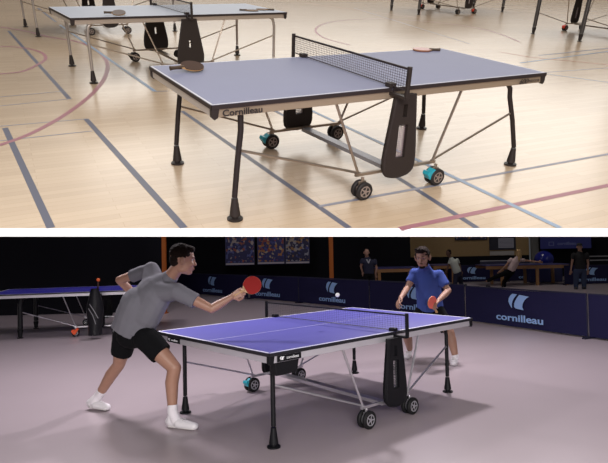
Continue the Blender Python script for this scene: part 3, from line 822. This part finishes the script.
# ---------------- near player
root = empty('person', Matrix.Translation(J(140, 428, 5.1) * Vector((1, 1, 0)) if False else Vector((-1.5, 5.1, 0))), 'person in grey polo shirt and black shorts lunging with a red bat, seen from behind', 'person')
root.matrix_world = Matrix.Identity(4); root.location = (0, 0, 0)
def person1(root):
    heelR, toeR = at(167.5, 427.5), at(199.5, 428.5); heelR.y = 4.93; toeR.y = 4.80
    heelR = Vector((at(166, 427).x, 4.93, 0)); toeR = Vector((at(200, 429).x, 4.80, 0))
    heelL = Vector((at(87.5, 409).x, 5.52, .02)); toeL = Vector((at(112.5, 410).x, 5.44, .0))
    ankR = J(172.5, 412, 4.91); kneeR = J(174.5, 368, 4.93); hipR = J(146, 338, 5.02)
    ankL = J(98.5, 396, 5.50); kneeL = J(119, 364.5, 5.34); hipL = J(125, 336, 5.22)
    pel = J(134.5, 332, 5.13); waist = J(143, 314, 5.10); chest = J(155, 292, 5.06); neck = J(169, 279, 5.03)
    shR = J(177, 291.5, 4.90); shL = J(151, 269.5, 5.20); elR = J(211.5, 309, 4.86); wrR = J(231.5, 297.2, 4.90)
    elL = J(119.5, 280, 5.36); wrL = J(140, 300, 5.52)
    C = J(183, 259.3, 4.98)
    B = Body()
    f, u = Vector((.93, .30, -.12)), Vector((.10, 0, 1))
    P, M = head_prims(B, C, f, u, 1.10)
    wide = (shR-shL).normalized()
    B.cap(neck, C + Vector((-.03, 0, -.05)), .062, .055)
    B.cap(pel, waist, .115, .11, wide=wide, k=1.25); B.cap(waist, chest, .11, .115, wide=wide, k=1.35); B.cap(chest, neck, .085, .052, wide=wide, k=1.3)
    B.cap(shR, chest, .054, .08); B.cap(shL, chest, .050, .08)
    # arms
    m = shR.lerp(elR, .4); B.path([shR, m, elR], [.056, .050, .036]); m = elR.lerp(wrR, .35); B.path([elR, m, wrR], [.038, .041, .025])
    B.path([shL, shL.lerp(elL, .4), elL], [.055, .048, .038]); B.path([elL, elL.lerp(wrL, .35), wrL], [.038, .040, .026])
    bc = J(252.2, 285.2, 4.93)
    hd = (bc - wrR).normalized()
    hand_prims(B, wrR, (hd + Vector((.1, 0, -.03))).normalized(), Vector((.1, .95, .1)), -1, .75, 1.0, thumb_in=.8)
    hand_prims(B, wrL, (wrL-elL).normalized(), Vector((1, 0, 0)), 1, .6, 1.0)
    # legs
    B.path([hipR, hipR.lerp(kneeR, .45), kneeR], [.088, .080, .058]); B.path([kneeR, kneeR.lerp(ankR, .33) + Vector((-.02, .01, 0)), ankR], [.057, .058, .037])
    B.path([hipL, hipL.lerp(kneeL, .45), kneeL], [.088, .078, .056]); B.path([kneeL, kneeL.lerp(ankL, .33) + Vector((-.012, .01, 0)), ankL], [.055, .057, .037])
    B.cap(ankR, heelR + (toeR-heelR)*.3 + Vector((0,0,.05)), .036, .035); B.cap(ankL, heelL + (toeL-heelL)*.3 + Vector((0,0,.05)), .036, .035)
    body = remesh('body', B.bm, .0052, 4, skin1, root)
    face_parts(P, M, body, 1.10)
    # hair, short sides, longer on top
    h = Body(); E = lambda p, r_: h.ell(p, [x*1.10 for x in r_], M)
    E(P(-.020, 0, .046), (.094, .079, .082)); E(P(-.062, 0, -.005), (.045, .066, .060)); E(P(.040, 0, .088), (.045, .058, .028)); E(P(.064, 0, .082), (.022, .045, .018))
    h.cap(P(-.03, .064, .03), P(.02, .064, .045), .016, .016); h.cap(P(-.03, -.064, .03), P(.02, -.064, .045), .016, .016)
    remesh('hair', h.bm, .006, 1, hair_dark, root, disp=.006, dscale=60)
    # shirt
    S_ = Body()
    S_.cap(pel.lerp(waist, .15), waist, .146, .142, wide=wide, k=1.22, e0=False); S_.cap(waist, chest, .142, .138, wide=wide, k=1.35); S_.cap(chest, neck.lerp(chest, .12), .135, .066, wide=wide, k=1.42)
    S_.cap(shR, chest, .074, .12); S_.cap(shL, chest, .074, .12)
    S_.cap(shR, shR.lerp(elR, .56), .076, .071, e1=False); S_.cap(shL, shL.lerp(elL, .60), .064, .060, e1=False)
    S_.cap(J(128, 331, 5.13), J(137, 304, 5.08), .150, .145, wide=wide, k=1.12, e0=False)
    sh = remesh('shirt', S_.bm, .009, 4, grey_polo, root, disp=.010, dscale=8)
    c_ = Body(); c_.cap(neck - (C-neck)*.05, neck + (C-neck)*.20, .073, .067, e0=False, e1=False); remesh('collar', c_.bm, .006, 2, grey_polo, sh)
    # shorts
    K = Body()
    K.cap(pel.lerp(waist, .30), pel, .128, .135, wide=wide, k=1.25, e0=False)
    K.cap(hipR, hipR.lerp(kneeR, .55), .112, .100, e1=False); K.cap(hipL, hipL.lerp(kneeL, .60), .112, .098, e1=False)
    K.ell(pel + Vector((0, 0, -.03)), (.16, .14, .12))
    remesh('shorts', K.bm, .009, 3, blk_cloth, root, disp=.008, dscale=9)
    for a, kn, hl, te, sd in ((ankR, kneeR, heelR, toeR, 'r'), (ankL, kneeL, heelL, toeL, 'l')):
        k = Body(); k.cap(a.lerp(kn, .18), a, .044, .045, e0=False); k.cap(a, hl + (te-hl)*.30 + Vector((0,0,.06)), .045, .046)
        remesh('sock', k.bm, .006, 2, sock_m, root)
        shoe(root, hl, te, a, shoe_m, sole_m)
    return wrR, bc
wr1, bc1 = person1(root)
hd = (bc1-wr1).normalized()
y_ = hd.cross(Vector((0, -1, .1))).normalized(); z_ = hd.cross(y_)
if z_.y > 0: z_ = -z_; y_ = -y_
bat('red table tennis bat held out by the grey-shirted player over the table', axes(bc1, hd, z_.cross(hd), z_), bat_red, bat_black, rad=.078)

# ---------------- far player
blue_polo = mat('blue_polo', (.045, .075, .27), .9, spec=.2, var=.12, scale=5, bump=.4, bscale=11)
root = empty('person', Matrix.Identity(4), 'person in blue polo shirt and black shorts crouching beyond the table with a bat', 'person')
def person2(root):
    D = 7.45
    heelR = Vector((at(411, 357).x, 7.85, 0)); toeR = Vector((at(404, 358).x, 7.60, 0))
    heelL = Vector((at(457.5, 365).x, 7.35, 0)); toeL = Vector((at(454, 367).x, 7.10, 0))
    hipR, hipL = J(423, 312, 7.62), J(437, 312, 7.55)
    kneeR, kneeL = J(407, 334, 7.55), J(450, 333, 7.35)
    ankR, ankL = J(410, 350, 7.80), J(455.5, 357, 7.30)
    pel = J(430, 307, 7.60); waist = J(429, 296, 7.55); chest = J(427, 279, 7.45); neck = J(424.5, 269, 7.38)
    shR, shL = J(414.5, 273.5, 7.45), J(438.5, 275.5, 7.42); elR, elL = J(407.5, 288, 7.40), J(448.5, 290.5, 7.32); wrR, wrL = J(400.5, 298, 7.12), J(438.5, 300.5, 7.08)
    C = J(422.5, 257.5, 7.32)
    B = Body(); f, u = Vector((-.42, -.88, -.18)), Vector((-.05, -.05, 1))
    P, M = head_prims(B, C, f, u, 1.12)
    wide = (shR-shL).normalized()
    B.cap(neck, C + Vector((0, .03, -.05)), .062, .056)
    B.cap(pel, waist, .115, .108, wide=wide, k=1.25); B.cap(waist, chest, .108, .115, wide=wide, k=1.3); B.cap(chest, neck, .085, .052, wide=wide, k=1.3)
    B.cap(shR, chest, .052, .08); B.cap(shL, chest, .052, .08)
    B.path([shR, shR.lerp(elR, .4), elR], [.054, .050, .037]); B.path([elR, elR.lerp(wrR, .35), wrR], [.038, .040, .026])
    B.path([shL, shL.lerp(elL, .4), elL], [.054, .050, .037]); B.path([elL, elL.lerp(wrL, .35), wrL], [.038, .041, .026])
    hand_prims(B, wrR, Vector((-.35, -.5, -.35)), Vector((.5, -.2, -.6)), 1, .45, 1.05, spread=1)
    hand_prims(B, wrL, Vector((-.5, -.4, -.25)), Vector((-.2, -.2, -.9)), -1, .8, 1.05, thumb_in=.8)
    B.path([hipR, hipR.lerp(kneeR, .45), kneeR], [.088, .082, .060]); B.path([kneeR, kneeR.lerp(ankR, .33), ankR], [.058, .060, .038])
    B.path([hipL, hipL.lerp(kneeL, .45), kneeL], [.088, .082, .060]); B.path([kneeL, kneeL.lerp(ankL, .33), ankL], [.058, .060, .038])
    B.cap(ankR, heelR.lerp(toeR, .3) + Vector((0,0,.05)), .036, .035); B.cap(ankL, heelL.lerp(toeL, .3) + Vector((0,0,.05)), .036, .035)
    body = remesh('body', B.bm, .0062, 4, skin2, root)
    face_parts(P, M, body, 1.12)
    bd = Body(); E = lambda p, r_: bd.ell(p, [x*1.12 for x in r_], M)
    E(P(.056, 0, -.098), (.034, .034, .022)); E(P(.018, .050, -.062), (.028, .012, .034)); E(P(.018, -.050, -.062), (.028, .012, .034)); E(P(.088, 0, -.054), (.007, .022, .005))
    remesh('beard', bd.bm, .004, 2, hair_dark, root, disp=.002, dscale=90)
    h = Body(); E = lambda p, r_: h.ell(p, [x*1.12 for x in r_], M)
    E(P(-.022, 0, .046), (.094, .082, .082)); E(P(-.055, 0, -.005), (.050, .072, .060)); E(P(.045, 0, .090), (.048, .066, .034)); E(P(.062, .02, .104), (.030, .045, .022))
    h.cap(P(.0, .068, .0), P(.02, .068, .045), .014, .018); h.cap(P(.0, -.068, .0), P(.02, -.068, .045), .014, .018)
    remesh('hair', h.bm, .007, 1, hair_dark, root, disp=.009, dscale=45)
    S_ = Body()
    S_.cap(pel.lerp(waist, -.05), waist, .145, .135, wide=wide, k=1.2, e0=False); S_.cap(waist, chest, .135, .13, wide=wide, k=1.25); S_.cap(chest, neck.lerp(chest, .15), .125, .066, wide=wide, k=1.35)
    S_.cap(shR, chest, .072, .12); S_.cap(shL, chest, .072, .12)
    S_.cap(shR, shR.lerp(elR, .60), .066, .064, e1=False); S_.cap(shL, shL.lerp(elL, .70), .068, .066, e1=False)
    sh = remesh('shirt', S_.bm, .010, 3, blue_polo, root, disp=.012, dscale=7)
    c_ = Body(); c_.cap(neck, neck + (C-neck)*.30, .080, .074, e0=False, e1=False); remesh('collar', c_.bm, .008, 2, mat('navy_collar', (.03, .05, .24), .85), sh)
    K = Body(); K.cap(pel.lerp(waist, .2), pel, .125, .135, wide=wide, k=1.25, e0=False)
    K.cap(hipR, hipR.lerp(kneeR, .8), .11, .10, e1=False); K.cap(hipL, hipL.lerp(kneeL, .8), .11, .10, e1=False); K.ell(pel + Vector((0,0,-.04)), (.16, .13, .11))
    remesh('shorts', K.bm, .010, 3, blk_cloth, root, disp=.008, dscale=9)
    for a, kn, hl, te in ((ankR, kneeR, heelR, toeR), (ankL, kneeL, heelL, toeL)):
        k = Body(); k.cap(a.lerp(kn, .10), a, .044, .042, e0=False); k.cap(a, hl.lerp(te, .25) + Vector((0,0,.06)), .042, .04)
        remesh('sock', k.bm, .007, 2, sock_m, root)
        shoe(root, hl, te, a, shoe_m, sole_m)
    return wrL
wr2 = person2(root)
c2 = J(432, 302.3, 7.00); hx = (c2 - J(438, 302.0, 7.03)).normalized()
n2 = Vector((.80, -.55, .15)); n2 = (n2 - hx*n2.dot(hx)).normalized()
hx2 = Vector((-.25, -.30, .45)).normalized(); n2 = (n2 - hx2*n2.dot(hx2)).normalized()
bat('coral-red table tennis bat held by the blue-shirted player', axes(c2, hx2, n2.cross(hx2), n2), mat('coral_rubber', (.75, .14, .11), .6), bat_black, rad=.078)

# ---------------- background people, about six to nine heads high in pixels
def bg_person(label, D, j, shirt, legs_m, skin, hairm, f=(0,-1,0), long_hair=False, sleeve=.55, shorts=False, cap=None, hr=1.0):
    root = empty('person', Matrix.Identity(4), label, 'person', None)
    g = {}
    for k, v in j.items(): g[k] = J(v[0], v[1], D + (v[2] if len(v) > 2 else 0))
    B = Body(); P, M = head_prims(B, g['head'], f, (0, 0, 1), 1.02*hr)
    wide = (g['shR']-g['shL']).normalized()
    B.cap(g['neck'], g['head'] + Vector((0, 0, -.05)), .055, .052)
    B.cap(g['pel'], g['chest'], .10, .105, wide=wide, k=1.25); B.cap(g['chest'], g['neck'], .10, .06, wide=wide, k=1.3)
    for s in 'RL':
        B.cap(g['sh'+s], g['chest'], .052, .08)
        B.path([g['sh'+s], g['el'+s], g['wr'+s]], [.048, .036, .026]); d_ = (g['wr'+s]-g['el'+s]).normalized()
        hand_prims(B, g['wr'+s], d_, Vector((0, 1, 0)) if abs(d_.y) < .8 else Vector((1, 0, 0)), 1, .3, 1.0)
        for a in ('an',):
            foot = g['an'+s].copy(); foot.z = .06
        B.path([g['hp'+s], g['kn'+s], g['an'+s]], [.085, .058, .040])
        B.cap(foot, foot + Vector(f).normalized()*.12 + Vector((0,0,-.025)), .042, .034)
    body = remesh('body', B.bm, .011, 3, skin, root)
    h = Body(); E = lambda p, r_: h.ell(p, [x*hr for x in r_], M)
    E(P(-.022, 0, .044), (.092, .080, .080)); E(P(-.055, 0, -.01), (.05, .07, .06))
    if long_hair:
        E(P(-.05, 0, -.08), (.06, .085, .12)); E(P(-.06, 0, -.20), (.05, .08, .12)); h.cap(P(-.02, .075, .0), P(-.01, .07, -.16), .03, .03); h.cap(P(-.02, -.075, .0), P(-.01, -.07, -.16), .03, .03)
    remesh('hair', h.bm, .012, 1, hairm, root, disp=.008, dscale=40)
    if cap:
        c_ = Body(); c_.ell(P(-.005, 0, .075), (.105, .088, .058), M); c_.ell(P(.10, 0, .052), (.06, .06, .012), M); remesh('cap', c_.bm, .008, 2, cap, root)
    S_ = Body(); S_.cap(g['pel'], g['chest'], .128, .13, wide=wide, k=1.25, e0=False); S_.cap(g['chest'], g['neck'].lerp(g['chest'], .1), .125, .068, wide=wide, k=1.4)
    for s in 'RL':
        S_.cap(g['sh'+s], g['chest'], .066, .10); S_.cap(g['sh'+s], g['sh'+s].lerp(g['el'+s], sleeve), .068, .066, e1=False)
    remesh('shirt', S_.bm, .014, 3, shirt, root, disp=.012, dscale=7)
    K = Body(); K.ell(g['pel'] + Vector((0,0,-.03)), (.16, .13, .12))
    for s in 'RL':
        if shorts: K.cap(g['hp'+s], g['hp'+s].lerp(g['kn'+s], .75), .105, .098, e1=False)
        else: K.cap(g['hp'+s], g['kn'+s], .100, .075); K.cap(g['kn'+s], g['an'+s], .075, .058, e1=False)
    remesh('shorts' if shorts else 'trousers', K.bm, .014, 3, legs_m, root)
    for s in 'RL':
        foot = g['an'+s].copy(); foot.z = .052
        k = Body(); k.cap(foot, foot + Vector(f).normalized()*.14 + Vector((0,0,-.015)), .050, .036); remesh('shoe', k.bm, .010, 2, mat('dark_shoe', (.03, .03, .035), .6), root)
    return root, g, P
skin3 = mat('skin_dim', (.34, .19, .14), .6); hair_bl = mat('blonde_hair', (.42, .27, .12), .6); 
navy_tee = mat('navy_tee', (.012, .014, .04), .85)
def floorpx(D): return 249 + HL*F/D
D = 17.2; fy = 252 - 2 + HL*F/D
r_, g, P_ = bg_person('person in dark navy t-shirt and black shorts standing beside the orange post behind the barriers', D,
  dict(head=(366.5, 252.5), neck=(367, 258), chest=(368.5, 264), pel=(369, 273.5), shR=(362.5, 260.5), shL=(374.8, 261), elR=(361, 266.5), elL=(376.5, 268), wrR=(362.5, 272), wrL=(375.5, 274.5),
       hpR=(366.5, 275), hpL=(371.5, 275), knR=(366, 287), knL=(372.5, 287), anR=(366, 297.5), anL=(372.5, 297.5)), navy_tee, blk_cloth, skin3, hair_dark, shorts=True)
text('chest_print', 'V', .16, axes(g['chest'] + Vector((-.02, -.178, .08)), (1,0,0), (0,0,1), (0,-1,0)), mat('pale_print', (.35, .37, .42), .7), [c for c in r_.children if c.name.startswith('shirt')][0], bold=.008, sx=1.3)
bg_person('person in pale shirt and dark trousers bending over at a rear table', 20.5,
  dict(head=(448.5, 253), neck=(451, 258.5), chest=(454, 263), pel=(457.5, 272.5), shR=(450.5, 260.5), shL=(457, 260, .2), elR=(448, 267), elL=(460, 266, .2), wrR=(446, 272), wrL=(461, 271, .1),
       hpR=(456, 274), hpL=(460, 274, .2), knR=(455, 284), knL=(461, 283.5, .3), anR=(458, 290.3), anL=(466, 290, .3)), mat('pale_shirt', (.42, .45, .42), .85), navy_tee, mat('skin_dark', (.10, .05, .035), .6), hair_dark, f=(-.9, -.3, -.2))
bg_person('woman with long blonde hair and pale pink top, arm stretched out over rear table', 20.0,
  dict(head=(519.0, 252.5), neck=(517.5, 257.5), chest=(515, 262.5), pel=(510.5, 271), shR=(511, 259.5), shL=(520, 260, .3), elR=(506.5, 265), elL=(529, 260.8, .2), wrR=(501, 270.5), wrL=(538, 261.8, .1),
       hpR=(508, 272), hpL=(511, 272.5, .2), knR=(497, 276.5, -.1), knL=(504, 282, .2), anR=(487, 281), anL=(503, 292.5, .2)), mat('pale_pink_top', (.50, .38, .38), .85), blk_cloth, skin2, hair_bl, f=(.75, .55, 0), long_hair=True)
r_, g, P_ = bg_person('man in black t-shirt, cap and dark jeans standing behind the barriers with arms hanging', 18.6,
  dict(head=(579.5, 247), neck=(580, 252), chest=(580, 258), pel=(580, 269), shR=(573.5, 254.5), shL=(586.8, 254.5), elR=(572, 263), elL=(588, 263), wrR=(571, 270), wrL=(587.8, 270),
       hpR=(576.5, 271.5), hpL=(583.5, 271.5), knR=(576, 284), knL=(584, 284), anR=(576, 295), anL=(584, 295)), mat('black_tee', (.010, .010, .012), .85), mat('dark_jeans', (.03, .045, .10), .85), skin3, hair_dark, f=(-.3, -.95, 0), cap=mat('black_cap', (.012, .012, .016), .7))

# ================================================================== LIGHT
def area(name, M, sx, sy, e, col=(1, 1, 1), spread=180):
    l = bpy.data.lights.new(name, 'AREA'); l.shape = 'RECTANGLE'; l.size = sx; l.size_y = sy; l.energy = e; l.color = col; l.spread = R(spread)
    o = bpy.data.objects.new(name, l); COL.objects.link(o); o.matrix_world = M; return o
def aim(p, q):
    p, q = Vector(p), Vector(q); return Matrix.Translation(p) @ (q-p).to_track_quat('-Z', 'Y').to_matrix().to_4x4()
# bright hall: tall windows at its far end, skylights overhead, and an added fill from the front
area('hall_window_light', MU @ aim((2, 32, 7.5), (1, 8, 0)), 30, 9, 1350, (1.0, .96, .90))
area('hall_skylight', MU @ aim((2, 17, 8.8), (2, 17, 0)), 34, 44, 4700, (1.0, .95, .88))
area('upper_fill_light', MU @ aim((0, -3.2, 5.2), (0, 4.5, 0)), 5, 2.5, 560, (1.0, .97, .93))  # added light, whitens the edge board and lifts the bright hall
# dark hall: lamps under the sloping slab, and an added fill in front
nU = MU.to_3x3() @ Vector((0, 0, 1)); oU = MU.translation
def under(x, y, gap=.22):          # height just beneath the sloping slab
    return oU.z - (nU.x*(x-oU.x) + nU.y*(y-oU.y))/nU.z - gap
def lamp(name, x, y, q, sx, sy, e, col=(1.0, .93, .98), gap=.22, spread=180):
    area(name, aim((x, y, under(x, y, gap)), q), sx, sy, e, col, spread)
lamp('table_lamp_panel', 1.7, 7.8, (.3, 5.6, .3), .32, .25, 138, gap=.3)
lamp('table_lamp_panel', -1.9, 6.4, (-1.2, 5.2, .3), .4, .3, 62)
lamp('court_lamp_panel', 3.6, 7.9, (3.2, 6.4, 0), .8, .5, 66, gap=.3)
lamp('court_lamp_panel', -3.4, 7.4, (-3.0, 6.6, 0), .7, .4, 72, gap=.42)
lamp('court_lamp_panel', -3.0, 10.5, (-3.0, 12.0, 0), 1.2, .8, 60, gap=.4)
lamp('court_lamp_panel', -1.5, 13.0, (-1.2, 15.5, 0), 1.5, .8, 85, gap=.6)  # added to brighten the far left barriers and their logos
lamp('rear_lamp_panel', 4.5, 14.5, (4.0, 15.5, 0), 2.4, 1.2, 48, (1.0, .93, .88), .6, 120)
lamp('rear_lamp_panel', 7, 19.5, (7.4, 23.0, .5), 2.4, 1.2, 120, (1.0, .93, .85), 1.2)
area('front_fill_light', aim((.8, -1.5, 2.3), (.2, 5.0, .5)), 1.6, .5, 24, (1.0, .93, .98), 90)  # added weak fill from behind the camera, no lamp of the hall

w = bpy.data.worlds.new('hall_ambient'); scn.world = w; w.use_nodes = True
w.node_tree.nodes['Background'].inputs[0].default_value = (.9, .93, 1, 1); w.node_tree.nodes['Background'].inputs[1].default_value = .05

cam = bpy.data.cameras.new('camera'); co = bpy.data.objects.new('camera', cam); COL.objects.link(co)
co.matrix_world = CL; cam.sensor_width = 36; cam.lens = F/608*36; cam.clip_start = .05; cam.clip_end = 200
scn.camera = co
vs_ = scn.view_settings; vs_.view_transform = 'Standard'; vs_.look = 'None'; vs_.exposure = 0; vs_.gamma = 1; vs_.use_curve_mapping = False
